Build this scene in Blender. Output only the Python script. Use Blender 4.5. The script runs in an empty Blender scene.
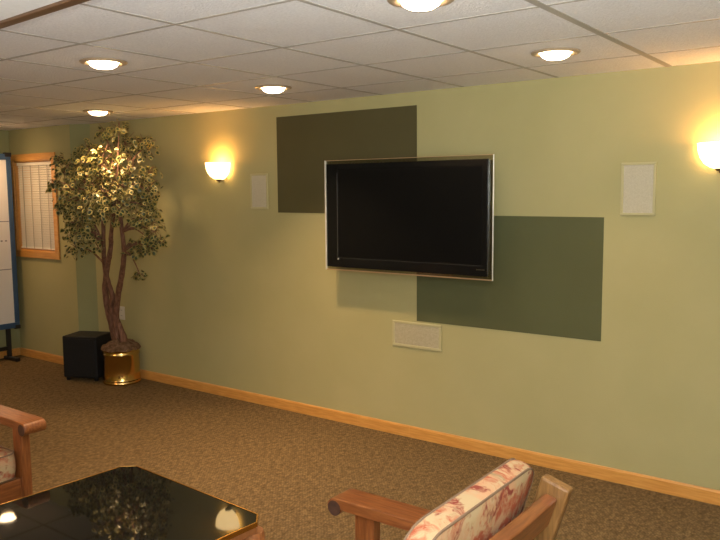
import bpy, bmesh, math, random
from mathutils import Vector, Matrix, noise
R = math.radians
random.seed(7)
SC = bpy.context.scene
COL = SC.collection
H = 2.32            # ceiling height
D = 4.25            # television wall

# ------------------------------------------------------------------ camera
cam = bpy.data.cameras.new('camera')
cam.sensor_width = 36.0
cam.lens = 755.4 / 720 * 36.0
cam.clip_start = 0.02
co = bpy.data.objects.new('camera', cam)
COL.objects.link(co)
yaw, pit, rol = -0.6359, -0.10435, -0.00813
rt0 = Vector((math.cos(yaw), -math.sin(yaw), 0))
fh = Vector((math.sin(yaw), math.cos(yaw), 0))
fw = fh * math.cos(pit) + Vector((0, 0, math.sin(pit)))
up0 = rt0.cross(fw)
rt = rt0 * math.cos(rol) + up0 * math.sin(rol)
up = up0 * math.cos(rol) - rt0 * math.sin(rol)
m = Matrix((rt, up, -fw)).transposed().to_4x4()
m.translation = Vector((0, 0, 1.68))
co.matrix_world = m
SC.camera = co

# ------------------------------------------------------------------ world, big lights, exposure
w = bpy.data.worlds.new('world')
SC.world = w
w.use_nodes = True
w.node_tree.nodes['Background'].inputs[0].default_value = (0.02, 0.025, 0.04, 1)
w.node_tree.nodes['Background'].inputs[1].default_value = 0.3
SC.view_settings.view_transform = 'Standard'
SC.view_settings.look = 'None'
SC.view_settings.gamma = 1.0
SC.view_settings.use_curve_mapping = False
SC.view_settings.exposure = 0.0


def area(name, loc, size, power, color, aim=None, size_y=None, spread=180):
    l = bpy.data.lights.new(name, 'AREA')
    l.energy = power
    l.color = color
    l.size = size
    if size_y:
        l.shape = 'RECTANGLE'
        l.size_y = size_y
    l.spread = R(spread)
    o = bpy.data.objects.new(name, l)
    COL.objects.link(o)
    o.location = loc
    if aim is not None:
        o.rotation_euler = (Vector(aim) - Vector(loc)).to_track_quat('-Z', 'Y').to_euler()
    return o


NEUTRAL = (1.0, 0.92, 0.80)
# fill lights added behind and beside the camera, where no lamp is known
area('fill_back', (0.3, -1.4, 2.25), 1.2, 5, NEUTRAL, (0.3, -1.4, 0), 0.6)
area('fill_far', (-4.6, -0.6, 2.25), 1.2, 30, (1.0, 0.60, 0.28), (-4.6, -0.6, 0), 0.6)
area('fill_up', (0.3, -0.5, 1.2), 1.6, 290, (0.94, 0.97, 1.0), (0.3, -0.5, 3), 1.2)
area('fill_up_left', (-2.4, -0.4, 1.2), 1.2, 14, (1.0, 0.93, 0.85), (-2.4, -0.4, 3), 1.0)
# the camera's flash
area('camera_flash', (0.03, -0.03, 1.76), 0.06, 31, (0.92, 1.0, 0.95), (-1.9, 3.6, 2.9), spread=120)


# ------------------------------------------------------------------ materials
def mat(name, color, rough=0.6, metal=0.0, spec=0.5, color2=None, nscale=20, stretch=(1, 1, 1), bump=0.0, bscale=None,
        emit=None, estr=0.0, coat=0.0, detail=4.0, lo=0.35, hi=0.65, trans=0.0, rot=(0, 0, 0)):
    mt = bpy.data.materials.new(name)
    mt.use_nodes = True
    nt = mt.node_tree
    b = nt.nodes['Principled BSDF']
    b.inputs['Base Color'].default_value = (*color, 1)
    b.inputs['Roughness'].default_value = rough
    b.inputs['Metallic'].default_value = metal
    b.inputs['Specular IOR Level'].default_value = spec
    b.inputs['Coat Weight'].default_value = coat
    b.inputs['Coat Roughness'].default_value = 0.15
    b.inputs['Transmission Weight'].default_value = trans
    if emit:
        b.inputs['Emission Color'].default_value = (*emit, 1)
        b.inputs['Emission Strength'].default_value = estr
    if color2 is not None or bump:
        tc = nt.nodes.new('ShaderNodeTexCoord')
        mp = nt.nodes.new('ShaderNodeMapping')
        mp.inputs['Scale'].default_value = stretch
        mp.inputs['Rotation'].default_value = rot
        nt.links.new(tc.outputs['Object'], mp.inputs[0])
    if color2 is not None:
        n = nt.nodes.new('ShaderNodeTexNoise')
        n.inputs['Scale'].default_value = nscale
        n.inputs['Detail'].default_value = detail
        nt.links.new(mp.outputs[0], n.inputs[0])
        cr = nt.nodes.new('ShaderNodeValToRGB')
        cr.color_ramp.elements[0].position = lo
        cr.color_ramp.elements[0].color = (*color, 1)
        cr.color_ramp.elements[1].position = hi
        cr.color_ramp.elements[1].color = (*color2, 1)
        nt.links.new(n.outputs[0], cr.inputs[0])
        nt.links.new(cr.outputs[0], b.inputs['Base Color'])
    if bump:
        n2 = nt.nodes.new('ShaderNodeTexNoise')
        n2.inputs['Scale'].default_value = bscale or nscale
        n2.inputs['Detail'].default_value = 3
        nt.links.new(mp.outputs[0], n2.inputs[0])
        bp = nt.nodes.new('ShaderNodeBump')
        bp.inputs['Strength'].default_value = bump
        bp.inputs['Distance'].default_value = 0.01
        nt.links.new(n2.outputs[0], bp.inputs['Height'])
        nt.links.new(bp.outputs[0], b.inputs['Normal'])
    return mt


M = {}
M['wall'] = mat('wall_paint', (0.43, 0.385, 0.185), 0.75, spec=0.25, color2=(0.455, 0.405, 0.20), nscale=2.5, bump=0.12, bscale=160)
M['wall_dim'] = mat('dim_wall_tone', (0.30, 0.30, 0.15), 0.75, spec=0.25, color2=(0.32, 0.32, 0.165), nscale=2.5, bump=0.12, bscale=160)  # darker, greener tone: the return's lack of warm light put into the colour
M['dark_up'] = mat('dark_olive_paint', (0.090, 0.076, 0.031), 0.7, spec=0.25, color2=(0.097, 0.082, 0.034), nscale=3, bump=0.1, bscale=160)
M['dark_low'] = mat('dark_olive_low_tone', (0.100, 0.103, 0.045), 0.7, spec=0.25, color2=(0.106, 0.110, 0.049), nscale=3, bump=0.1, bscale=160)  # same paint as the upper rectangle; its different lighting is put into the colour
M['tile'] = mat('ceiling_tile', (0.77, 0.76, 0.765), 0.9, spec=0.1, color2=(0.86, 0.85, 0.855), nscale=90, bump=0.5, bscale=110)
M['grid'] = mat('ceiling_grid', (0.40, 0.37, 0.33), 0.5)
M['oak'] = mat('oak_trim', (0.60, 0.27, 0.06), 0.35, color2=(0.72, 0.36, 0.095), nscale=6, stretch=(1.2, 14, 14), coat=0.3)
M['chair_wood'] = mat('chair_wood', (0.150, 0.044, 0.011), 0.35, color2=(0.255, 0.086, 0.023), nscale=7, stretch=(1.5, 14, 14), coat=0.35, bump=0.12, bscale=9)
M['chair_wood_v'] = mat('chair_wood_upright', (0.150, 0.044, 0.011), 0.35, color2=(0.255, 0.086, 0.023), nscale=7, stretch=(14, 14, 1.5), coat=0.35, bump=0.12, bscale=9)
M['chair_wood_y'] = mat('chair_wood_cross', (0.150, 0.044, 0.011), 0.35, color2=(0.255, 0.086, 0.023), nscale=7, stretch=(14, 1.5, 14), coat=0.35, bump=0.12, bscale=9)
M['post_lit'] = mat('flash_lit_post_wood', (0.15, 0.068, 0.019), 0.4, color2=(0.25, 0.125, 0.04), nscale=8, stretch=(14, 14, 1.5), coat=0.2, bump=0.15, bscale=9)  # chair wood made paler: flash light on the post put into the colour
M['end_grain'] = mat('dark_end_grain', (0.045, 0.02, 0.012), 0.6, color2=(0.07, 0.03, 0.018), nscale=60)
M['table_wood'] = mat('table_wood', (0.24, 0.085, 0.028), 0.3, color2=(0.34, 0.13, 0.045), nscale=6, stretch=(14, 14, 1.5), coat=0.4)
M['gold'] = mat('gold_edge', (0.78, 0.45, 0.12), 0.22, metal=1.0)
M['smoked'] = mat('smoked_glass', (0.008, 0.008, 0.007), 0.03, spec=0.35)
M['brass'] = mat('brass', (0.62, 0.40, 0.13), 0.16, metal=1.0, color2=(0.70, 0.46, 0.17), nscale=9)
M['black'] = mat('black_vinyl', (0.011, 0.011, 0.012), 0.55, spec=0.3, color2=(0.016, 0.016, 0.017), nscale=120, bump=0.15, bscale=200)
M['black_plastic'] = mat('black_plastic', (0.012, 0.012, 0.013), 0.4)
M['screen'] = mat('tv_screen', (0.006, 0.006, 0.006), 0.3, spec=0.12)
M['gloss_black'] = mat('gloss_black', (0.008, 0.008, 0.008), 0.15, spec=0.25)
M['chrome'] = mat('chrome', (0.88, 0.86, 0.82), 0.35, metal=0.45)
M['bronze'] = mat('bronze_edge', (0.62, 0.44, 0.27), 0.3, metal=0.6)
M['line'] = mat('bezel_grey', (0.10, 0.10, 0.10), 0.25, metal=0.6)
M['logo'] = mat('bezel_mark', (0.10, 0.085, 0.05), 0.3, metal=0.5)
M['grille'] = mat('speaker_grille', (0.52, 0.47, 0.35), 0.8, spec=0.2, color2=(0.58, 0.53, 0.41), nscale=160, bump=0.4, bscale=300)
M['grille_frame'] = mat('speaker_frame', (0.50, 0.45, 0.25), 0.6, spec=0.3)
M['grille_low'] = mat('centre_grille', (0.45, 0.395, 0.26), 0.8, spec=0.2, color2=(0.50, 0.44, 0.30), nscale=70, bump=0.4, bscale=300)
M['white_plastic'] = mat('white_plastic', (0.70, 0.66, 0.58), 0.45)
M['hole'] = mat('outlet_slots', (0.06, 0.05, 0.045), 0.6)
M['blind'] = mat('blind_slat', (0.80, 0.74, 0.66), 0.45)
M['cord'] = mat('blind_cord', (0.45, 0.40, 0.33), 0.8)
M['glass'] = mat('window_glass', (0.9, 0.95, 0.95), 0.02, trans=1.0)
M['board'] = mat('board_white', (0.74, 0.72, 0.74), 0.25)
M['board_blue'] = mat('board_blue', (0.030, 0.075, 0.17), 0.35)
M['board_line'] = mat('board_ink', (0.20, 0.19, 0.24), 0.6)
M['bark'] = mat('trunk_bark', (0.125, 0.053, 0.030), 0.8, color2=(0.26, 0.125, 0.075), nscale=9, stretch=(6, 6, 1), bump=0.6, bscale=14)
M['mulch'] = mat('mulch', (0.10, 0.055, 0.03), 0.95, spec=0.1, color2=(0.21, 0.13, 0.08), nscale=35, bump=1.0, bscale=40)
M['leaf'] = mat('leaf_green', (0.028, 0.048, 0.016), 0.45, color2=(0.065, 0.085, 0.028), nscale=6)
M['leaf_edge'] = mat('leaf_cream_edge', (0.27, 0.22, 0.06), 0.5, color2=(0.46, 0.37, 0.13), nscale=5)
M['trim_ring'] = mat('lamp_trim', (0.50, 0.38, 0.26), 0.35, metal=0.3)
M['lens'] = mat('lamp_lens', (1, 0.95, 0.85), 0.3, emit=(1.0, 0.72, 0.42), estr=22.0)
M['soffit'] = mat('brown_wood', (0.105, 0.052, 0.024), 0.45, color2=(0.14, 0.072, 0.033), nscale=5, stretch=(1, 10, 10))
M['panel_white'] = mat('panel_white', (0.82, 0.82, 0.80), 0.5, color2=(0.86, 0.86, 0.84), nscale=60)
M['sconce_glass'] = mat('sconce_glass', (1.0, 0.9, 0.7), 0.35, emit=(1.0, 0.66, 0.27), estr=5.5)
M['sconce_metal'] = mat('sconce_metal', (0.30, 0.21, 0.13), 0.35, metal=0.8)
M['piping'] = mat('cushion_piping', (0.17, 0.10, 0.055), 0.8)


def clear_mat():
    mt = bpy.data.materials.new('clear_acrylic')
    mt.use_nodes = True
    nt = mt.node_tree
    nt.nodes.clear()
    out = nt.nodes.new('ShaderNodeOutputMaterial')
    mix = nt.nodes.new('ShaderNodeMixShader')
    tr = nt.nodes.new('ShaderNodeBsdfTransparent')
    tr.inputs[0].default_value = (0.80, 0.80, 0.76, 1)
    gl = nt.nodes.new('ShaderNodeBsdfGlossy')
    gl.inputs['Roughness'].default_value = 0.08
    mix.inputs[0].default_value = 0.12
    nt.links.new(tr.outputs[0], mix.inputs[1])
    nt.links.new(gl.outputs[0], mix.inputs[2])
    nt.links.new(mix.outputs[0], out.inputs[0])
    return mt


M['acrylic'] = clear_mat()


def carpet_mat():
    mt = mat('loop_carpet', (0.2, 0.13, 0.06), 0.95, spec=0.05)
    nt = mt.node_tree
    b = nt.nodes['Principled BSDF']
    tc = nt.nodes.new('ShaderNodeTexCoord')
    v = nt.nodes.new('ShaderNodeTexVoronoi')
    v.inputs['Scale'].default_value = 72
    v.inputs['Randomness'].default_value = 0.55
    mp = nt.nodes.new('ShaderNodeMapping')
    mp.inputs['Rotation'].default_value = (0, 0, R(36))
    mp.inputs['Scale'].default_value = (1.3, 0.8, 1)
    nt.links.new(tc.outputs['Object'], mp.inputs[0])
    nt.links.new(mp.outputs[0], v.inputs['Vector'])
    cr = nt.nodes.new('ShaderNodeValToRGB')
    cr.color_ramp.elements[0].color = (0.245, 0.168, 0.086, 1)
    cr.color_ramp.elements[1].color = (0.122, 0.080, 0.039, 1)
    cr.color_ramp.elements[1].position = 0.75
    nt.links.new(v.outputs['Distance'], cr.inputs[0])
    n = nt.nodes.new('ShaderNodeTexNoise')
    n.inputs['Scale'].default_value = 30
    n.inputs['Detail'].default_value = 5
    nt.links.new(mp.outputs[0], n.inputs[0])
    mx = nt.nodes.new('ShaderNodeMix')
    mx.data_type = 'RGBA'
    mx.blend_type = 'OVERLAY'
    mx.inputs['Factor'].default_value = 0.7
    nt.links.new(cr.outputs[0], mx.inputs['A'])
    nt.links.new(n.outputs[0], mx.inputs['B'])
    nt.links.new(mx.outputs['Result'], b.inputs['Base Color'])
    bp = nt.nodes.new('ShaderNodeBump')
    bp.inputs['Strength'].default_value = 0.6
    bp.inputs['Distance'].default_value = 0.006
    bp.invert = True
    nt.links.new(v.outputs['Distance'], bp.inputs['Height'])
    nt.links.new(bp.outputs[0], b.inputs['Normal'])
    return mt


M['carpet'] = carpet_mat()


def floral_mat():
    mt = mat('floral_fabric', (0.8, 0.62, 0.42), 0.85, spec=0.15)
    nt = mt.node_tree
    b = nt.nodes['Principled BSDF']
    tc = nt.nodes.new('ShaderNodeTexCoord')
    warp = nt.nodes.new('ShaderNodeTexNoise')
    warp.inputs['Scale'].default_value = 9
    warp.inputs['Detail'].default_value = 3
    nt.links.new(tc.outputs['Object'], warp.inputs[0])
    mxv = nt.nodes.new('ShaderNodeMix')
    mxv.data_type = 'VECTOR'
    mxv.inputs['Factor'].default_value = 0.16
    nt.links.new(tc.outputs['Object'], mxv.inputs['A'])
    nt.links.new(warp.outputs['Color'], mxv.inputs['B'])

    def layer(prev, scale, lo, hi, col, seed):
        mp = nt.nodes.new('ShaderNodeMapping')
        mp.inputs['Location'].default_value = (seed, seed * 0.37, seed * 1.7)
        nt.links.new(mxv.outputs['Result'], mp.inputs[0])
        n = nt.nodes.new('ShaderNodeTexNoise')
        n.inputs['Scale'].default_value = scale
        n.inputs['Detail'].default_value = 5
        n.inputs['Roughness'].default_value = 0.6
        nt.links.new(mp.outputs[0], n.inputs[0])
        cr = nt.nodes.new('ShaderNodeValToRGB')
        cr.color_ramp.elements[0].position = lo
        cr.color_ramp.elements[0].color = (0, 0, 0, 1)
        cr.color_ramp.elements[1].position = hi
        cr.color_ramp.elements[1].color = (1, 1, 1, 1)
        nt.links.new(n.outputs[0], cr.inputs[0])
        mx = nt.nodes.new('ShaderNodeMix')
        mx.data_type = 'RGBA'
        nt.links.new(cr.outputs[0], mx.inputs['Factor'])
        if prev is None:
            mx.inputs['A'].default_value = (0.43, 0.31, 0.17, 1)
        else:
            nt.links.new(prev, mx.inputs['A'])
        mx.inputs['B'].default_value = (*col, 1)
        return mx.outputs['Result']

    c = layer(None, 14, 0.44, 0.60, (0.47, 0.26, 0.14), 1.3)
    c = layer(c, 11, 0.47, 0.57, (0.34, 0.085, 0.04), 4.1)
    c = layer(c, 17, 0.54, 0.63, (0.21, 0.045, 0.028), 6.3)
    c = layer(c, 13, 0.60, 0.70, (0.26, 0.19, 0.10), 9.7)
    c = layer(c, 30, 0.60, 0.72, (0.46, 0.33, 0.19), 2.9)
    nt.links.new(c, b.inputs['Base Color'])
    return mt


M['floral'] = floral_mat()


# ------------------------------------------------------------------ mesh helpers
class MB:
    """collects shapes, then links them as one mesh object"""

    def __init__(self):
        self.v, self.f, self.mi = [], [], []

    def add(self, vs, fs, mi=0):
        o = len(self.v)
        self.v += [tuple(x) for x in vs]
        self.f += [tuple(i + o for i in f) for f in fs]
        self.mi += [mi] * len(fs)
        return self

    def box(self, lo, hi, rot=None, piv=None, mi=0):
        x0, y0, z0 = lo
        x1, y1, z1 = hi
        vs = [Vector(p) for p in ((x0, y0, z0), (x1, y0, z0), (x1, y1, z0), (x0, y1, z0), (x0, y0, z1), (x1, y0, z1), (x1, y1, z1), (x0, y1, z1))]
        if rot is not None:
            piv = Vector(piv) if piv else sum(vs, Vector()) / 8
            vs = [rot @ (p - piv) + piv for p in vs]
        return self.add(vs, [(0, 3, 2, 1), (4, 5, 6, 7), (0, 1, 5, 4), (1, 2, 6, 5), (2, 3, 7, 6), (3, 0, 4, 7)], mi)

    def prism(self, poly, axis, a, b, mi=0):
        """poly: 2-D outline in the two other axes (in xyz order), extruded from a to b"""
        n = len(poly)

        def P(p, t):
            if axis == 'z':
                return (p[0], p[1], t)
            if axis == 'y':
                return (p[0], t, p[1])
            return (t, p[0], p[1])
        vs = [P(p, a) for p in poly] + [P(p, b) for p in poly]
        fs = [tuple(range(n))[::-1], tuple(range(n, 2 * n))] + [(i, (i + 1) % n, n + (i + 1) % n, n + i) for i in range(n)]
        return self.add(vs, fs, mi)

    def lathe(self, prof, n=32, c=(0, 0, 0), a0=0.0, a1=2 * math.pi, mi=0):
        full = abs(a1 - a0 - 2 * math.pi) < 1e-6
        k = n if full else n + 1
        vs, fs = [], []
        for r, z in prof:
            for i in range(k):
                a = a0 + (a1 - a0) * i / n
                vs.append((c[0] + r * math.cos(a), c[1] + r * math.sin(a), c[2] + z))
        for j in range(len(prof) - 1):
            for i in range(n):
                i2 = (i + 1) % k
                fs.append((j * k + i, j * k + i2, (j + 1) * k + i2, (j + 1) * k + i))
        return self.add(vs, fs, mi)

    def tube(self, pts, rad, n=8, mi=0, closed=False, wob=0.0):
        pts = [Vector(p) for p in pts]
        if not hasattr(rad, '__len__'):
            rad = [rad] * len(pts)
        vs, fs = [], []
        prev = None
        N = len(pts)
        for i, p in enumerate(pts):
            if closed:
                t = pts[(i + 1) % N] - pts[i - 1]
            else:
                t = pts[min(i + 1, N - 1)] - pts[max(i - 1, 0)]
            t.normalize()
            if prev is None:
                u = t.orthogonal().normalized()
            else:
                u = (prev - t * prev.dot(t)).normalized()
            prev = u
            v = t.cross(u)
            for k in range(n):
                a = 2 * math.pi * k / n
                rr = rad[i] * (1 + wob * random.uniform(-1, 1))
                vs.append(p + (u * math.cos(a) + v * math.sin(a)) * rr)
        L = N if closed else N - 1
        for i in range(L):
            j = (i + 1) % N
            for k in range(n):
                k2 = (k + 1) % n
                fs.append((i * n + k, i * n + k2, j * n + k2, j * n + k))
        if not closed:
            fs.append(tuple(range(n))[::-1])
            fs.append(tuple((N - 1) * n + k for k in range(n)))
        return self.add(vs, fs, mi)

    def build(self, name, mats, parent=None, bevel=0.0, smooth=True, seg=2, merge=False):
        me = bpy.data.meshes.new(name)
        me.from_pydata(self.v, [], self.f)
        if not isinstance(mats, (list, tuple)):
            mats = [mats]
        for mm in mats:
            me.materials.append(mm)
        me.polygons.foreach_set('material_index', self.mi)
        bm = bmesh.new()
        bm.from_mesh(me)
        if merge:
            bmesh.ops.remove_doubles(bm, verts=bm.verts, dist=1e-5)
        bmesh.ops.recalc_face_normals(bm, faces=bm.faces)
        if bevel:
            es = [e for e in bm.edges if len(e.link_faces) == 2 and e.calc_face_angle(0) > R(35)]
            bmesh.ops.bevel(bm, geom=es, offset=bevel, segments=seg, profile=0.5, affect='EDGES', clamp_overlap=True)
        bm.to_mesh(me)
        bm.free()
        if smooth:
            me.polygons.foreach_set('use_smooth', [True] * len(me.polygons))
            me.set_sharp_from_angle(angle=R(14 if bevel else 40))
        o = bpy.data.objects.new(name, me)
        COL.objects.link(o)
        if parent:
            o.parent = parent
        return o


def tag(o, label, cat, group=None):
    o['label'] = label
    o['category'] = cat
    if group:
        o['group'] = group
    return o


def thing(name, label, cat, loc=(0, 0, 0), rz=0.0, group=None):
    o = bpy.data.objects.new(name, None)
    COL.objects.link(o)
    o.empty_display_size = 0.1
    o.location = loc
    o.rotation_euler = (0, 0, rz)
    return tag(o, label, cat, group)


def struct(o):
    o['kind'] = 'structure'
    return o


def copy_tree(o, parent=None):
    c = o.copy()
    COL.objects.link(c)
    if parent:
        c.parent = parent
    for ch in list(o.children):
        copy_tree(ch, c)
    return c


# ------------------------------------------------------------------ room shell
XL, XR, YN = -7.5, 1.9, -3.2
YW = 4.155            # the window part of the wall stands a little forward
T = 0.15
struct(MB().box((XL - T, YN - T, -0.1), (XR + T, D + T, 0)).build('floor', M['carpet'], smooth=False))
ceil = struct(MB().box((XL - T, YN - T, H), (XR + T, D + T, H + 0.1)).build('ceiling', M['tile'], smooth=False))
# suspended-ceiling grid bars, 61 cm
TX, TY, GX, GY = 0.613, 0.607, -2.938, 1.975
g = MB()
k = -9
while GX + k * TX < XR:
    x = GX + k * TX
    if x > XL + 0.02:
        wd = 0.016 if k == 3 else 0.010
        g.box((x - wd, YN, H - 0.002), (x + wd, D if x > -6.25 else YW, H + 0.002))
    k += 1
k = -8
while GY + k * TY < D:
    y = GY + k * TY
    g.box((XL, y - 0.009, H - 0.0018), (XR, y + 0.009, H + 0.002))
    k += 1
g.build('ceiling_grid', M['grid'], ceil, smooth=False)

# television wall with the window part on its left
WX0, WX1, WZ0, WZ1 = -7.425, -6.745, 1.105, 2.005      # window opening
b = MB()
b.box((XL - T, YW, 0), (WX0, D + T, H))
b.box((WX1, YW, 0), (-6.43, D + T, H))
b.box((WX0, YW, 0), (WX1, D + T, WZ0))
b.box((WX0, YW, WZ1), (WX1, D + T, H))
struct(b.build('wall_window', M['wall'], smooth=False))
struct(MB().prism([(-6.43, YW), (-6.25, D), (-6.25, D + T), (-6.43, D + T)], 'z', 0, H).build('wall_return', M['wall_dim'], smooth=False))
struct(MB().box((-6.25, D, 0), (XR + T, D + T, H)).build('wall_back', M['wall'], smooth=False))
struct(MB().box((XL - T, YN - T, 0), (XL, YW, H)).build('wall_left', M['wall_dim'], smooth=False))
struct(MB().box((XR, YN - T, 0), (XR + T, D, H)).build('wall_right', M['wall'], smooth=False))
struct(MB().box((XL, YN - T, 0), (XR, YN, H)).build('wall_front', M['wall'], smooth=False))


def base_prof(y):
    return [(y, 0), (y, 0.078), (y - 0.007, 0.078), (y - 0.013, 0.068), (y - 0.014, 0)]


# baseboards: oak boards in lengths
b = MB()
for x0, x1 in ((-6.25, -3.16), (-3.16, -2.72), (-2.72, XR)):
    b.prism(base_prof(D), 'x', x0 + 0.0006, x1 - 0.0006)
b.prism([(-6.43, YW), (-6.25, D), (-6.25, D - 0.014), (-6.425, YW - 0.014)], 'z', 0, 0.078)
b.prism(base_prof(YW), 'x', XL + 0.014, -6.43)
struct(b.build('baseboard_back', M['oak'], smooth=False))
struct(MB().box((XL, YN, 0), (XL + 0.014, YW - 0.014, 0.078)).build('baseboard_left', M['oak'], smooth=False))

# window: opening with oak casing and pane
fr = MB()
cw = 0.068
fr.box((WX0 - cw + 0.004, YW - 0.016, WZ0 - cw), (WX1 + cw, YW, WZ0))
fr.box((WX0 - cw + 0.004, YW - 0.016, WZ1), (WX1 + cw, YW, WZ1 + cw))
fr.box((WX0 - cw + 0.004, YW - 0.016, WZ0), (WX0, YW, WZ1))
fr.box((WX1, YW - 0.016, WZ0), (WX1 + cw, YW, WZ1))
win = struct(fr.build('window_1', M['oak'], bevel=0.003))
ja = MB()
for lo, hi in (((WX0, YW, WZ0), (WX1, D + 0.1, WZ0 + 0.012)), ((WX0, YW, WZ1 - 0.012), (WX1, D + 0.1, WZ1)),
               ((WX0, YW, WZ0), (WX0 + 0.012, D + 0.1, WZ1)), ((WX1 - 0.012, YW, WZ0), (WX1, D + 0.1, WZ1))):
    ja.box(lo, hi)
ja.build('window_jamb', M['oak'], win)
MB().box((WX0 + 0.012, D + 0.05, WZ0 + 0.012), (WX1 - 0.012, D + 0.056, WZ1 - 0.012)).build('pane', M['glass'], win)

# brown wooden frame round a white panel, hung under the ceiling (top left corner of the view)
pn = thing('ceiling_panel', 'white ceiling panel with a brown wooden edge in the top left corner of the picture', 'ceiling panel', (-2.6, 0.914, H - 0.075), R(-4))
f = MB()
f.box((-1.1, 0.472, 0), (1.1, 0.51, 0.074))
f.box((-1.1, -0.51, 0), (1.1, -0.455, 0.074))
f.box((-1.1, -0.455, 0), (-1.045, 0.455, 0.074))
f.box((1.045, -0.455, 0), (1.1, 0.455, 0.074))
f.build('wooden_frame', M['soffit'], pn, bevel=0.002)
MB().box((-1.045, -0.455, 0.010), (1.045, 0.472, 0.03)).build('white_panel', M['panel_white'], pn)

# ------------------------------------------------------------------ painted rectangles on the wall
tag(MB().box((-3.90, D - 0.0045, 1.522), (-2.665, D - 0.0015, 2.232)).build('painted_rectangle', M['dark_up'], smooth=False),
    'dark olive rectangle on the wall behind the upper left of the television', 'wall panel', 'dark painted rectangles')
tag(MB().box((-2.665, D - 0.0045, 0.811), (-1.423, D - 0.0015, 1.521)).build('painted_rectangle', M['dark_low'], smooth=False),
    'dark olive rectangle on the wall below and right of the television', 'wall panel', 'dark painted rectangles')

# ------------------------------------------------------------------ television
tv = thing('television', 'large black flat-screen television with thin silver edge mounted on the wall', 'television', (-2.681, 4.10, 1.512))
W2, H2 = 0.643, 0.378
MB().box((-0.62, 0.012, -0.345), (0.62, 0.062, 0.345)).build('body', M['black_plastic'], tv, bevel=0.008)
ix, iz0, iz1 = 0.604, -0.345, 0.352
MB().box((-0.627, 0.0, -0.355), (ix, 0.012, 0.352)).build('bezel', M['gloss_black'], tv, bevel=0.001)
MB().box((-0.53, -0.0012, -0.283), (0.57, 0.001, 0.31)).build('screen', M['screen'], tv)
ln = MB()
ln.box((-0.538, -0.0016, -0.30), (-0.532, 0.001, 0.29))
ln.box((-0.53, -0.0014, -0.292), (0.575, 0.001, -0.289))
ln.build('bezel_line', M['line'], tv)
o = MB().lathe([(0.0005, 0), (0.006, 0.0), (0.006, 0.004)], 16).build('power_light', M['chrome'], tv)
o.rotation_euler = (R(90), 0, 0)
o.location = (-0.53, -0.0004, -0.297)
lg = MB()
for i in range(6):
    x = 0.535 + i * 0.0095
    lg.box((x, -0.0016, -0.318), (x + 0.006, 0.0, -0.311))
lg.build('maker_mark', M['logo'], tv)
ac = MB()
ac.box((-W2 + 0.004, 0.002, 0.352), (W2 - 0.004, 0.010, H2 - 0.003))
ac.box((-W2 + 0.004, 0.002, -H2 + 0.003), (W2 - 0.004, 0.010, -0.355))
ac.box((ix, 0.002, -0.355), (W2 - 0.004, 0.010, 0.352))
ac.box((-W2 + 0.004, 0.002, -0.355), (-0.627, 0.010, 0.352))
ac.build('clear_border', M['acrylic'], tv)
MB().box((-W2 - 0.001, -0.001, -H2), (-W2 + 0.009, 0.014, H2)).build('silver_edge', M['chrome'], tv, bevel=0.0012)
MB().box((W2 - 0.004, 0.0, -H2), (W2, 0.013, H2)).build('silver_edge', M['chrome'], tv, bevel=0.0012)
MB().box((ix + 0.004, -0.0005, -0.355), (ix + 0.008, 0.012, 0.352)).build('inner_edge', M['line'], tv, bevel=0.001)
ee = MB().box((-W2 + 0.004, 0.0, H2 - 0.004), (W2 - 0.004, 0.013, H2)).build('bronze_edge', M['bronze'], tv, bevel=0.001)
ee['label'] = 'bronze strip along the top edge'
ee = MB().box((-W2 + 0.004, 0.0, -H2), (W2 - 0.004, 0.013, -H2 + 0.007)).build('bronze_edge', M['bronze'], tv, bevel=0.001)
ee['label'] = 'bronze strip along the bottom edge'
mb = MB()
mb.box((-0.22, 0.062, -0.17), (0.22, 0.10, 0.17))
mb.box((-0.16, 0.10, -0.12), (0.16, 0.142, 0.12))
mb.build('wall_bracket', M['black_plastic'], tv, bevel=0.002)


# ------------------------------------------------------------------ in-wall speakers
def speaker(x, z, wd, ht, fw_, grille, frame, label, proud=0.009):
    t = thing('wall_speaker', label, 'speaker', (x, D, z), 0, 'speakers set into the wall')
    f_ = MB()
    f_.box((-wd / 2, -proud, ht / 2 - fw_), (wd / 2, 0, ht / 2))
    f_.box((-wd / 2, -proud, -ht / 2), (wd / 2, 0, -ht / 2 + fw_))
    f_.box((-wd / 2, -proud, -ht / 2 + fw_), (-wd / 2 + fw_, 0, ht / 2 - fw_))
    f_.box((wd / 2 - fw_, -proud, -ht / 2 + fw_), (wd / 2, 0, ht / 2 - fw_))
    f_.build('speaker_frame', frame, t, bevel=0.003)
    MB().box((-wd / 2 + fw_, -proud * 0.55, -ht / 2 + fw_), (wd / 2 - fw_, 0, ht / 2 - fw_)).build('grille', grille, t)
    return t


speaker(-4.092, 1.682, 0.182, 0.272, 0.016, M['grille'], M['grille_frame'], 'small pale in-wall speaker beside the left wall sconce')
speaker(-1.238, 1.678, 0.186, 0.288, 0.014, M['grille'], M['grille_frame'], 'pale upright in-wall speaker on the right, near the right sconce', 0.016)
speaker(-2.667, 0.711, 0.385, 0.176, 0.018, M['grille_low'], M['grille_frame'], 'wide in-wall speaker low on the wall below the television')

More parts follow.
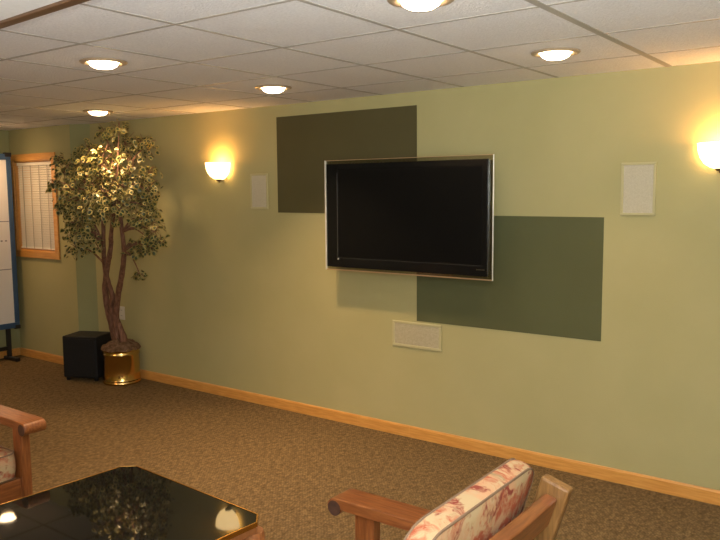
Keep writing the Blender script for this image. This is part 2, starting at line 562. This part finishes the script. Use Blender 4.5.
# wall outlet behind the tree
t = thing('wall_outlet', 'white power outlet low on the wall behind the tree trunks', 'outlet', (-5.872, D, 0.575))
MB().box((-0.040, -0.006, -0.062), (0.040, 0, 0.062)).build('cover_plate', M['white_plastic'], t, bevel=0.003)
for s in (-1, 1):
    q = MB().lathe([(0, 0.0), (0.017, 0.0), (0.017, 0.003)], 16)
    oo = q.build('socket', M['white_plastic'], t)
    oo.rotation_euler = (R(90), 0, 0)
    oo.location = (0, -0.0055, s * 0.025)
    sl = MB()
    sl.box((-0.008, -0.0098, s * 0.025 - 0.004), (-0.005, -0.0085, s * 0.025 + 0.006))
    sl.box((0.005, -0.0098, s * 0.025 - 0.004), (0.008, -0.0085, s * 0.025 + 0.006))
    sl.build('slots', M['hole'], t)


# ------------------------------------------------------------------ ceiling lights
def lamp_light(name, loc, power, color, size, parent, spread=100):
    l = bpy.data.lights.new(name, 'AREA')
    l.shape = 'DISK'
    l.size = size
    l.energy = power
    l.color = color
    l.spread = R(spread)
    oo = bpy.data.objects.new(name, l)
    COL.objects.link(oo)
    oo.parent = parent
    oo.location = loc
    return oo


WARM = (1.0, 0.66, 0.34)
rl = thing('recessed_light', '', 'ceiling light', (0, 0, H), 0, 'lit recessed ceiling lights')
MB().lathe([(0.088, -0.0005), (0.112, -0.001), (0.113, -0.006), (0.108, -0.010), (0.088, -0.012), (0.078, -0.006), (0.076, 0.0)], 40).build('trim_ring', M['trim_ring'], rl)
MB().lathe([(0.077, -0.002), (0.070, -0.010), (0.063, -0.022), (0.044, -0.033), (0.019, -0.037), (0.0005, -0.0375)], 32).build('lens', M['lens'], rl)
lamp_light('lamp_glow', (0, 0, -0.042), 7.5, WARM, 0.12, rl)
spots = [((-1.38, 2.225), 'lit recessed ceiling light cut off by the top edge of the picture, above the television'),
         ((-1.407, 3.46), 'lit recessed ceiling light nearest the wall right of the television'),
         ((-3.235, 3.50), 'lit recessed ceiling light in front of the upper dark olive rectangle'),
         ((-3.245, 2.30), 'large lit recessed ceiling light left of the picture, nearer the camera than the tree'),
         ((-5.216, 3.628), 'lit recessed ceiling light right above the potted tree')]
for i, ((x, y), lab) in enumerate(spots):
    c = rl if i == 0 else copy_tree(rl)
    c.location = (x, y, H)
    for ch in c.children:
        if ch.type == 'LIGHT':
            ch.data = ch.data.copy()
            ch.data.energy = (3.8, 3.8, 10.5, 10.0, 6.5)[i]
    c['label'] = lab
# its neighbour past the left edge of the picture, seen as a reflection in the coffee table
c = copy_tree(rl)
for ch in c.children:
    if ch.type == 'LIGHT':
        ch.data = ch.data.copy()
        ch.data.energy = 7.0
        ch.data.color = (1.0, 0.60, 0.27)
        ch.data.spread = R(140)
c.location = (-7.02, 3.66, H)
c['label'] = 'lit recessed ceiling light in the left corner near the window, mirrored in the coffee table'


# ------------------------------------------------------------------ wall sconces
def make_sconce():
    t = thing('wall_sconce', '', 'wall lamp', (0, 0, 0), 0, 'lit wall sconces')
    pr = [(0.026, 0.0), (0.055, 0.010), (0.083, 0.030), (0.103, 0.060), (0.114, 0.095), (0.118, 0.135),
          (0.113, 0.135), (0.109, 0.096), (0.098, 0.063), (0.079, 0.035), (0.053, 0.016), (0.024, 0.006)]
    g_ = MB().lathe(pr, 36, (0, -0.02, 0), math.pi, 2 * math.pi)
    # short straight returns to the wall
    g_.build('glass_bowl', M['sconce_glass'], t)
    MB().box((-0.055, -0.018, 0.01), (0.055, 0.0, 0.125)).build('back_plate', M['sconce_metal'], t, bevel=0.004)
    MB().lathe([(0.0005, -0.022), (0.008, -0.019), (0.010, -0.012), (0.024, -0.006), (0.030, 0.004), (0.0005, 0.006)], 20, (0, -0.032, 0)).build('finial', M['sconce_metal'], t)
    bl = MB().lathe([(0.0005, 0.058), (0.010, 0.060), (0.022, 0.075), (0.026, 0.092), (0.020, 0.108), (0.0005, 0.116)], 16, (0, -0.062, 0))
    bl.build('bulb', M['lens'], t)
    l = bpy.data.lights.new('sconce_glow', 'POINT')
    l.energy = 3.6
    l.color = (1.0, 0.45, 0.11)
    l.shadow_soft_size = 0.03
    o_ = bpy.data.objects.new('sconce_glow', l)
    COL.objects.link(o_)
    o_.parent = t
    o_.location = (0, -0.064, 0.137)
    return t


sc = make_sconce()
sc.location = (-4.50, D, 1.777)
sc['label'] = 'lit glass bowl sconce on the wall between the tree and the small speaker'
c = copy_tree(sc)
c.location = (-0.822, D, 1.775)
c['label'] = 'lit glass bowl sconce cut off by the right edge of the picture'

# ------------------------------------------------------------------ window blind
bd = thing('window_blind', 'closed white mini blind hanging in the oak framed window', 'blind', ((WX0 + WX1) / 2, YW + 0.03, WZ0 + 0.012))
hw, hh = (WX1 - WX0) / 2 - 0.016, WZ1 - WZ0 - 0.024
MB().box((-hw, -0.016, hh - 0.036), (hw, 0.016, hh - 0.002)).build('head_rail', M['blind'], bd, bevel=0.003)
MB().box((-hw, -0.012, 0.006), (hw, 0.012, 0.022)).build('bottom_rail', M['blind'], bd, bevel=0.003)
s_ = MB()
z = 0.032
while z < hh - 0.04:
    s_.box((-hw, -0.0125, z - 0.0006), (hw, 0.0125, z + 0.0006), Matrix.Rotation(R(57), 3, 'X'))
    z += 0.0235
s_.build('slats', M['blind'], bd, smooth=False)
for x in (-0.22, -0.075, 0.075, 0.22):
    q = MB()
    q.box((x - 0.006, -0.0145, 0.012), (x + 0.006, -0.0137, hh - 0.03))
    q.build('ladder_cord', M['cord'], bd, smooth=False)
MB().tube([(-0.26, -0.02, hh - 0.04), (-0.262, -0.022, 0.30)], 0.003, 6).build('tilt_wand', M['white_plastic'], bd)

# ------------------------------------------------------------------ whiteboard on a stand in the left corner
wb = thing('whiteboard', 'tall white sports board in a blue frame standing by the left wall', 'whiteboard', (-7.327, 4.06, 0))
BZ0, BZ1, BL = 0.325, 2.075, 1.15
MB().box((-0.012, -BL + 0.03, BZ0 + 0.045), (0.004, -0.045, BZ1 - 0.05)).build('board', M['board'], wb)
q = MB()
q.box((-0.022, -BL, BZ0), (0.014, 0, BZ0 + 0.055))
q.box((-0.022, -BL, BZ1 - 0.06), (0.014, 0, BZ1))
q.box((-0.022, -0.048, BZ0 + 0.055), (0.014, 0, BZ1 - 0.06))
q.box((-0.022, -BL, BZ0 + 0.055), (0.014, -BL + 0.048, BZ1 - 0.06))
q.build('blue_frame', M['board_blue'], wb, bevel=0.004)
MB().box((-0.026, -0.06, BZ1 - 0.03), (0.018, 0.006, BZ1 + 0.012)).build('corner_clamp', M['black_plastic'], wb, bevel=0.004)
MB().box((-0.026, -0.05, BZ0 - 0.012), (0.018, 0.006, BZ0 + 0.028)).build('corner_clamp', M['black_plastic'], wb, bevel=0.004)
q = MB()
for z in (1.405, 0.925):
    q.box((0.0035, -BL + 0.05, z - 0.004), (0.0048, -0.05, z + 0.004))
for i in range(22):
    y = -0.09 - i * 0.045
    q.box((0.0035, y - 0.012, 1.205), (0.0048, y + 0.008, 1.219))
for zc in (1.70, 0.70):
    pts = [(0.0042, -0.36 + 0.165 * math.cos(a), zc + 0.165 * math.sin(a)) for a in [2 * math.pi * i / 40 for i in range(40)]]
    q.tube(pts, 0.0035, 5, closed=True)
q.build('court_markings', M['board_line'], wb, smooth=False)
for y in (-0.10, -BL + 0.10):
    q = MB()
    q.box((-0.055, y - 0.02, 0.03), (-0.022, y + 0.02, BZ1 - 0.3))
    q.build('upright', M['black_plastic'], wb, bevel=0.003)
    q = MB()
    q.box((-0.115, y - 0.025, 0.0), (0.125, y + 0.025, 0.035))
    q.build('foot', M['black_plastic'], wb, bevel=0.008)
q = MB()
q.box((-0.05, -BL + 0.10, 0.10), (-0.027, -0.10, 0.14))
q.build('cross_bar', M['black_plastic'], wb, bevel=0.003)

# ------------------------------------------------------------------ subwoofer
sb = thing('subwoofer', 'black cube subwoofer on the carpet beside the brass planter', 'subwoofer', (-6.035, 3.985, 0), R(24))
sw, sd, sh = 0.34, 0.28, 0.405
MB().box((-sw / 2, -sd / 2, 0.028), (sw / 2, sd / 2, sh)).build('cabinet', M['black'], sb, bevel=0.012, seg=3)
MB().box((-sw / 2 + 0.02, -sd / 2 - 0.006, 0.05), (sw / 2 - 0.02, -sd / 2 + 0.001, sh - 0.022)).build('front_grille', M['black'], sb, bevel=0.004)
for sx in (-1, 1):
    for sy in (-1, 1):
        MB().lathe([(0.0005, 0), (0.016, 0), (0.018, 0.006), (0.020, 0.03), (0.0005, 0.03)], 16,
                   (sx * (sw / 2 - 0.03), sy * (sd / 2 - 0.03), 0)).build('foot', M['black_plastic'], sb)

# ------------------------------------------------------------------ potted tree
PX, PY = -5.65, 4.06
tr = thing('potted_tree', 'tall artificial ficus tree with variegated leaves in a brass planter', 'potted tree', (PX, PY, 0))
pot = MB().lathe([(0.0005, 0.0), (0.158, 0.0), (0.163, 0.006), (0.163, 0.016), (0.158, 0.022), (0.158, 0.030), (0.161, 0.036), (0.158, 0.042),
                  (0.157, 0.255), (0.161, 0.260), (0.161, 0.270), (0.157, 0.275), (0.157, 0.292), (0.165, 0.298), (0.167, 0.308), (0.163, 0.315),
                  (0.150, 0.316), (0.148, 0.28), (0.0005, 0.27)], 56).build('brass_planter', M['brass'], tr)
mu = MB()
rings, n = 10, 40
vs, fs = [], []
for j in range(rings + 1):
    r = 0.172 * j / rings
    for i in range(n):
        a = 2 * math.pi * i / n
        x, y = r * math.cos(a), r * math.sin(a)
        zz = 0.306 + 0.065 * (1 - (j / rings) ** 2) + 0.022 * noise.noise(Vector((x * 30, y * 30, 3))) + (0.014 if j < rings else -0.002)
        vs.append((x, y, zz))
for j in range(rings):
    for i in range(n):
        i2 = (i + 1) % n
        fs.append((j * n + i, j * n + i2, (j + 1) * n + i2, (j + 1) * n + i))
mu.add(vs, fs)
mu.build('mulch', M['mulch'], tr, merge=True)
stems = [[(-5.69, 4.07, 0.31), (-5.72, 4.04, 0.46), (-5.72, 4.0, 0.61), (-5.66, 3.93, 0.84), (-5.55, 3.88, 1.03), (-5.40, 3.82, 1.22), (-5.30, 3.76, 1.36), (-5.20, 3.73, 1.55)],
         [(-5.66, 4.07, 0.31), (-5.66, 4.03, 0.46), (-5.62, 4.0, 0.62), (-5.50, 3.95, 0.83), (-5.34, 3.88, 1.02), (-5.25, 3.84, 1.20), (-5.21, 3.80, 1.36), (-5.22, 3.78, 1.70)],
         [(-5.63, 4.07, 0.31), (-5.605, 4.05, 0.42), (-5.64, 4.03, 0.54), (-5.66, 3.98, 0.68), (-5.60, 3.96, 0.78), (-5.60, 3.92, 0.92), (-5.57, 3.87, 1.08), (-5.48, 3.81, 1.25), (-5.42, 3.78, 1.6)]]


def smooth_path(pts, k=5):
    pts = [Vector(p) for p in pts]
    out = []
    for i in range(len(pts) - 1):
        p0, p1, p2, p3 = pts[max(i - 1, 0)], pts[i], pts[i + 1], pts[min(i + 2, len(pts) - 1)]
        for j in range(k):
            t_ = j / k
            out.append(0.5 * ((2 * p1) + (p2 - p0) * t_ + (2 * p0 - 5 * p1 + 4 * p2 - p3) * t_ * t_ + (3 * p1 - p0 - 3 * p2 + p3) * t_ ** 3))
    out.append(pts[-1])
    return out


off = Vector((PX, PY, 0))
for st in stems:
    sp = [p - off for p in smooth_path(st)]
    N = len(sp)
    MB().tube(sp, [0.033 - 0.019 * i / N + 0.014 * max(0, 1 - i / 7) for i in range(N)], 10, wob=0.10).build('trunk', M['bark'], tr)
BLOBS = [(-5.36, 3.97, 2.08, 0.15), (-5.16, 4.02, 2.06, 0.12), (-5.82, 3.72, 1.62, 0.13), (-5.86, 3.72, 1.86, 0.11), (-5.62, 3.72, 1.40, 0.10), (-5.80, 3.74, 1.33, 0.09), (-5.0, 3.9, 1.70, 0.12), (-4.98, 3.92, 1.44, 0.12), (-5.75, 3.75, 1.92, 0.12), (-5.32, 3.70, 1.90, 0.19), (-5.08, 3.80, 1.82, 0.19),
         (-5.61, 3.65, 1.71, 0.14), (-5.20, 3.65, 1.66, 0.21), (-5.09, 3.90, 1.62, 0.15), (-5.56, 3.70, 1.50, 0.14), (-5.17, 3.72, 1.55, 0.15),
         (-5.02, 3.85, 1.47, 0.10), (-5.78, 3.70, 1.44, 0.09), (-5.74, 3.72, 1.21, 0.09), (-5.51, 3.75, 1.27, 0.08), (-5.96, 3.72, 1.97, 0.06),
         (-5.97, 3.70, 1.75, 0.06), (-5.88, 3.68, 1.56, 0.06), (-5.02, 3.86, 1.22, 0.05), (-4.80, 3.86, 1.30, 0.05), (-4.92, 3.86, 1.24, 0.04), (-4.95, 3.85, 1.32, 0.08), (-5.18, 3.90, 1.23, 0.09), (-5.13, 3.90, 1.01, 0.05),
         (-4.86, 3.85, 1.37, 0.06), (-5.52, 3.90, 2.18, 0.09), (-5.04, 3.95, 1.82, 0.11), (-5.63, 3.80, 2.04, 0.11), (-5.45, 3.78, 1.78, 0.16),
         (-5.70, 3.72, 1.83, 0.10), (-4.98, 3.9, 1.56, 0.09), (-5.40, 3.72, 1.60, 0.15), (-5.62, 3.72, 1.36, 0.09), (-5.33, 3.9, 2.2, 0.08)]
br = MB()
tops = [Vector(s[-1]) for s in stems] + [Vector(s[-2]) for s in stems] + [Vector(s[-3]) for s in stems]
for (x, y, z, r) in BLOBS:
    c = Vector((x, y, z))
    s0 = min(tops, key=lambda p: (p - c).length + (0.5 if p.z > c.z + 0.05 else 0))
    mid = (s0 + c) / 2 + Vector((0, 0, 0.05))
    br.tube([p - off for p in smooth_path([s0, mid, c], 4)], [0.009, 0.0085, 0.008, 0.0075, 0.007, 0.006, 0.005, 0.004, 0.003], 6)
    for k in range(int(6 + r * 50)):
        d = Vector((random.gauss(0, 1), random.gauss(0, 1), random.gauss(0, 0.9))).normalized()
        br.tube([c - off, c + d * r * 0.5 + Vector((0, 0, 0.01)) - off, c + d * r * 0.95 - off], [0.003, 0.0022, 0.0014], 4)
br.build('branches', M['bark'], tr)
lf = MB()


def leaf(c, n_, d, L, wd):
    n_ = n_.normalized()
    d = (d - n_ * d.dot(n_)).normalized()
    s = n_.cross(d)
    outer = [(0, 0), (0.42, 0.16), (0.52, 0.42), (0.38, 0.74), (0, 1.0), (-0.38, 0.74), (-0.52, 0.42), (-0.42, 0.16)]
    vs = []
    for (a, b_) in outer:
        vs.append(c + s * (a * wd) + d * (b_ * L) + n_ * (abs(a) * wd * 0.35 - 0.18 * L * b_ * b_))
    for (a, b_) in outer:
        a2, b2 = a * 0.60, 0.46 + (b_ - 0.46) * 0.62
        vs.append(c + s * (a2 * wd) + d * (b2 * L) + n_ * (abs(a2) * wd * 0.35 - 0.18 * L * b2 * b2))
    lf.add(vs, [(i, (i + 1) % 8, 8 + (i + 1) % 8, 8 + i) for i in range(8)], 1)
    lf.add(vs[8:], [(0, 1, 2, 3, 4), (0, 4, 5, 6, 7)], 0)


for (x, y, z, r) in BLOBS:
    c = Vector((x, y, z))
    cnt = int(3300 * r * r) + 14
    for k in range(cnt):
        dr = Vector((random.gauss(0, 1), random.gauss(0, 1), random.gauss(0, 1))).normalized()
        rr = r * (random.random() ** 0.45) * random.uniform(0.85, 1.22)
        p = c + Vector((dr.x * rr, dr.y * rr * 0.85, dr.z * rr * 0.9))
        if p.y > 4.2 or p.z > H - 0.03:
            continue
        nrm = (dr * 0.5 + Vector((random.gauss(0, 0.5), random.gauss(0, 0.5) - 0.2, random.gauss(0, 0.4) + 0.6)))
        dd = Vector((dr.x + random.gauss(0, 0.5), dr.y + random.gauss(0, 0.5), -0.5 + random.gauss(0, 0.4)))
        L = random.uniform(0.034, 0.056)
        leaf(p - off, nrm, dd, L, L * random.uniform(0.66, 0.85))
fo = lf.build('foliage', [M['leaf'], M['leaf_edge']], tr)

# ------------------------------------------------------------------ coffee table
ZT = 0.412
ct = thing('coffee_table', 'wooden coffee table with black glass top and gold edge between the chairs', 'coffee table', (-2.484, 1.629, 0), R(-3.9))
hx, hy = 0.472, 0.466


def oct_poly(hx_, hy_, c_):
    return [(-hx_ + c_, -hy_), (hx_ - c_, -hy_), (hx_, -hy_ + c_), (hx_, hy_ - c_), (hx_ - c_, hy_), (-hx_ + c_, hy_), (-hx_, hy_ - c_), (-hx_, -hy_ + c_)]


MB().prism(oct_poly(hx - 0.006, hy - 0.006, 0.05), 'z', ZT - 0.012, ZT).build('glass_top', M['smoked'], ct, bevel=0.0015)
po, pi = oct_poly(hx, hy, 0.052), oct_poly(hx - 0.006, hy - 0.006, 0.05)
q = MB()
vs = [(x, y, ZT - 0.018) for x, y in po] + [(x, y, ZT + 0.002) for x, y in po] + [(x, y, ZT + 0.002) for x, y in pi] + [(x, y, ZT - 0.018) for x, y in pi]
fs = []
for i in range(8):
    j = (i + 1) % 8
    for r_ in range(4):
        r2 = (r_ + 1) % 4
        fs.append((r_ * 8 + i, r_ * 8 + j, r2 * 8 + j, r2 * 8 + i))
q.add(vs, fs)
q.build('gold_edge', M['gold'], ct, bevel=0.001)
MB().prism(oct_poly(hx - 0.004, hy - 0.004, 0.05), 'z', ZT - 0.045, ZT - 0.018).build('top_frame', M['table_wood'], ct, bevel=0.004)
for sx, sy in ((1, 0), (-1, 0), (0, 1), (0, -1)):
    q = MB()
    if sx:
        q.box((sx * (hx - 0.05) - 0.012, -hy + 0.09, 0.07), (sx * (hx - 0.05) + 0.012, hy - 0.09, ZT - 0.045))
        q.box((sx * (hx - 0.036) - 0.006, -hy + 0.14, 0.12), (sx * (hx - 0.036) + 0.006, hy - 0.14, ZT - 0.085))
    else:
        q.box((-hx + 0.09, sy * (hy - 0.05) - 0.012, 0.07), (hx - 0.09, sy * (hy - 0.05) + 0.012, ZT - 0.045))
        q.box((-hx + 0.14, sy * (hy - 0.036) - 0.006, 0.12), (hx - 0.14, sy * (hy - 0.036) + 0.006, ZT - 0.085))
    q.build('side_panel', M['table_wood'], ct, bevel=0.004)
for sx in (-1, 1):
    for sy in (-1, 1):
        q = MB().lathe([(0.0005, 0), (0.036, 0), (0.046, 0.02), (0.048, 0.05), (0.044, 0.075), (0.050, 0.10), (0.052, 0.26), (0.050, 0.34), (0.044, 0.365), (0.0005, 0.365)], 28,
                       (sx * (hx - 0.043), sy * (hy - 0.043), 0))
        q.build('corner_post', M['table_wood'], ct)


# ------------------------------------------------------------------ wooden armchairs with floral cushions
def cushion_mesh(w_, h_, t_, name, parent, nu=14, puff=0.35, rad=0.05):
    """box cushion, width along y, height along z, thickness along x, centred, softly puffed; returns face outline points too"""
    bm = bmesh.new()
    bmesh.ops.create_cube(bm, size=1.0)
    bmesh.ops.subdivide_edges(bm, edges=bm.edges, cuts=nu, use_grid_fill=True)
    for v in bm.verts:
        x, y, z = v.co * 2
        # rounded corners of the outline
        ry, rz = abs(y), abs(z)
        yy, zz = y * w_ / 2, z * h_ / 2
        cy, cz = w_ / 2 - rad, h_ / 2 - rad
        if abs(yy) > cy and abs(zz) > cz:
            dy, dz = abs(yy) - cy, abs(zz) - cz
            l = math.hypot(dy, dz)
            mx = max(dy, dz)
            yy = math.copysign(cy + dy * mx / l, yy)
            zz = math.copysign(cz + dz * mx / l, zz)
        bulge = (1 - ry ** 3) * (1 - rz ** 3)
        xx = x * t_ / 2 * (1 + puff * bulge)
        side = 1 + 0.02 * (1 - x * x)
        wr = 0.004 * noise.noise(Vector((xx * 9, yy * 12, zz * 12)))
        v.co = Vector((xx + wr, yy * side, zz * side))
    me = bpy.data.meshes.new(name)
    bm.to_mesh(me)
    bm.free()
    me.polygons.foreach_set('use_smooth', [True] * len(me.polygons))
    me.materials.append(M['floral'])
    o_ = bpy.data.objects.new(name, me)
    COL.objects.link(o_)
    o_.parent = parent

    def outline(x):
        pts = []
        cy, cz = (w_ / 2 - rad), (h_ / 2 - rad)
        for q_, (sy, sz) in enumerate(((1, 1), (-1, 1), (-1, -1), (1, -1))):
            for k_ in range(7):
                a = math.pi / 2 * (q_ + k_ / 6)
                pts.append((x, sy * cy + rad * math.cos(a), sz * cz + rad * math.sin(a)))
        return pts
    for s in (-1, 1):
        pp = MB().tube(outline(s * t_ / 2), 0.0035, 6, closed=True).build('piping', M['piping'], o_)
    return o_


LEAN = R(17)


def make_chair(label):
    """faces +x; arms along x; origin on the floor"""
    t = thing('armchair', label, 'armchair', (0, 0, 0), 0, 'wooden armchairs with floral cushions')
    ya = 0.345
    for s in (-1, 1):
        # front post
        MB().box((0.235, s * ya - 0.022, 0), (0.315, s * ya + 0.022, 0.582)).build('front_post', M['chair_wood_v'], t, bevel=0.005)
        # rear post, raked backwards
        rot = Matrix.Rotation(-LEAN, 3, 'Y')
        q = MB()
        q.box((-0.285, s * ya - 0.02, 0.30), (-0.195, s * ya + 0.02, 0.865), rot, (-0.24, 0, 0.30))
        o1 = q.build('rear_post', M['post_lit'], t, bevel=0.008)
        MB().box((-0.275, s * ya - 0.02, 0), (-0.195, s * ya + 0.02, 0.33)).build('rear_leg', M['chair_wood_v'], t, bevel=0.005)
        # armrest: flat board with a rolled front end
        cx, cz, rr = 0.380, 0.585, 0.030
        prof = [(-0.33, 0.583), (0.33, 0.580)]
        for k in range(0, 31):
            a = math.pi * 1.05 + (math.pi * 1.45) * k / 30
            prof.append((cx + rr * math.cos(a), cz + rr * math.sin(a) + 0.003))
        prof += [(0.373, 0.619), (0.33, 0.620), (-0.33, 0.620)]
        ar = MB().prism(prof, 'y', s * ya - 0.055, s * ya + 0.055).build('armrest', M['chair_wood'], t, bevel=0.005)
        for e_ in (-1, 1):
            q = MB()
            pr = [(cx - 0.002 + (rr - 0.003) * math.cos(2 * math.pi * k / 24), cz - 0.001 + (rr - 0.003) * math.sin(2 * math.pi * k / 24)) for k in range(24)]
            yy = s * ya + e_ * 0.055
            q.prism(pr, 'y', yy - 0.0015, yy + 0.0015)
            q.build('arm_end_grain', M['end_grain'], ar)
        # side rail
        MB().box((-0.20, s * ya - 0.014, 0.20), (0.24, s * ya + 0.014, 0.31)).build('side_rail', M['chair_wood'], t, bevel=0.004)
    MB().box((0.262, -ya + 0.02, 0.19), (0.29, ya - 0.02, 0.325)).build('front_rail', M['chair_wood_y'], t, bevel=0.005)
    MB().box((-0.265, -ya + 0.02, 0.20), (-0.235, ya - 0.02, 0.31)).build('back_rail', M['chair_wood_y'], t, bevel=0.004)
    rot = Matrix.Rotation(-LEAN, 3, 'Y')
    MB().box((-0.262, -ya + 0.02, 0.735), (-0.222, ya - 0.02, 0.827), rot, (-0.24, 0, 0.30)).build('top_rail', M['chair_wood_y'], t, bevel=0.006)
    for k in range(4):
        y = -0.225 + 0.15 * k
        MB().box((-0.25, y - 0.03, 0.29), (-0.232, y + 0.03, 0.73), rot, (-0.24, 0, 0.30)).build('back_slat', M['chair_wood_v'], t, bevel=0.003)
    MB().box((-0.22, -ya + 0.016, 0.30), (0.262, ya - 0.016, 0.318)).build('seat_deck', M['chair_wood'], t)
    sc_ = cushion_mesh(0.625, 0.52, 0.12, 'seat_cushion', t, puff=0.18)
    sc_.rotation_euler = (0, R(90), 0)
    sc_.location = (0.035, 0, 0.395)
    bc = cushion_mesh(0.625, 0.47, 0.056, 'back_cushion', t, puff=1.0, rad=0.08)
    bc.rotation_euler = (0, -LEAN, 0)
    bc.location = (-0.264, 0, 0.684)
    return t


ch = make_chair('wooden armchair in the foreground with a leaning floral back cushion, facing left')
ch.location = (-1.20, 1.685, 0)
ch.rotation_euler = (0, 0, R(180))
c2 = copy_tree(ch)
c2.location = (-3.68, 1.52, 0)
c2.rotation_euler = (0, 0, 0)
c2['label'] = 'wooden armchair cut off by the left edge, behind the coffee table'
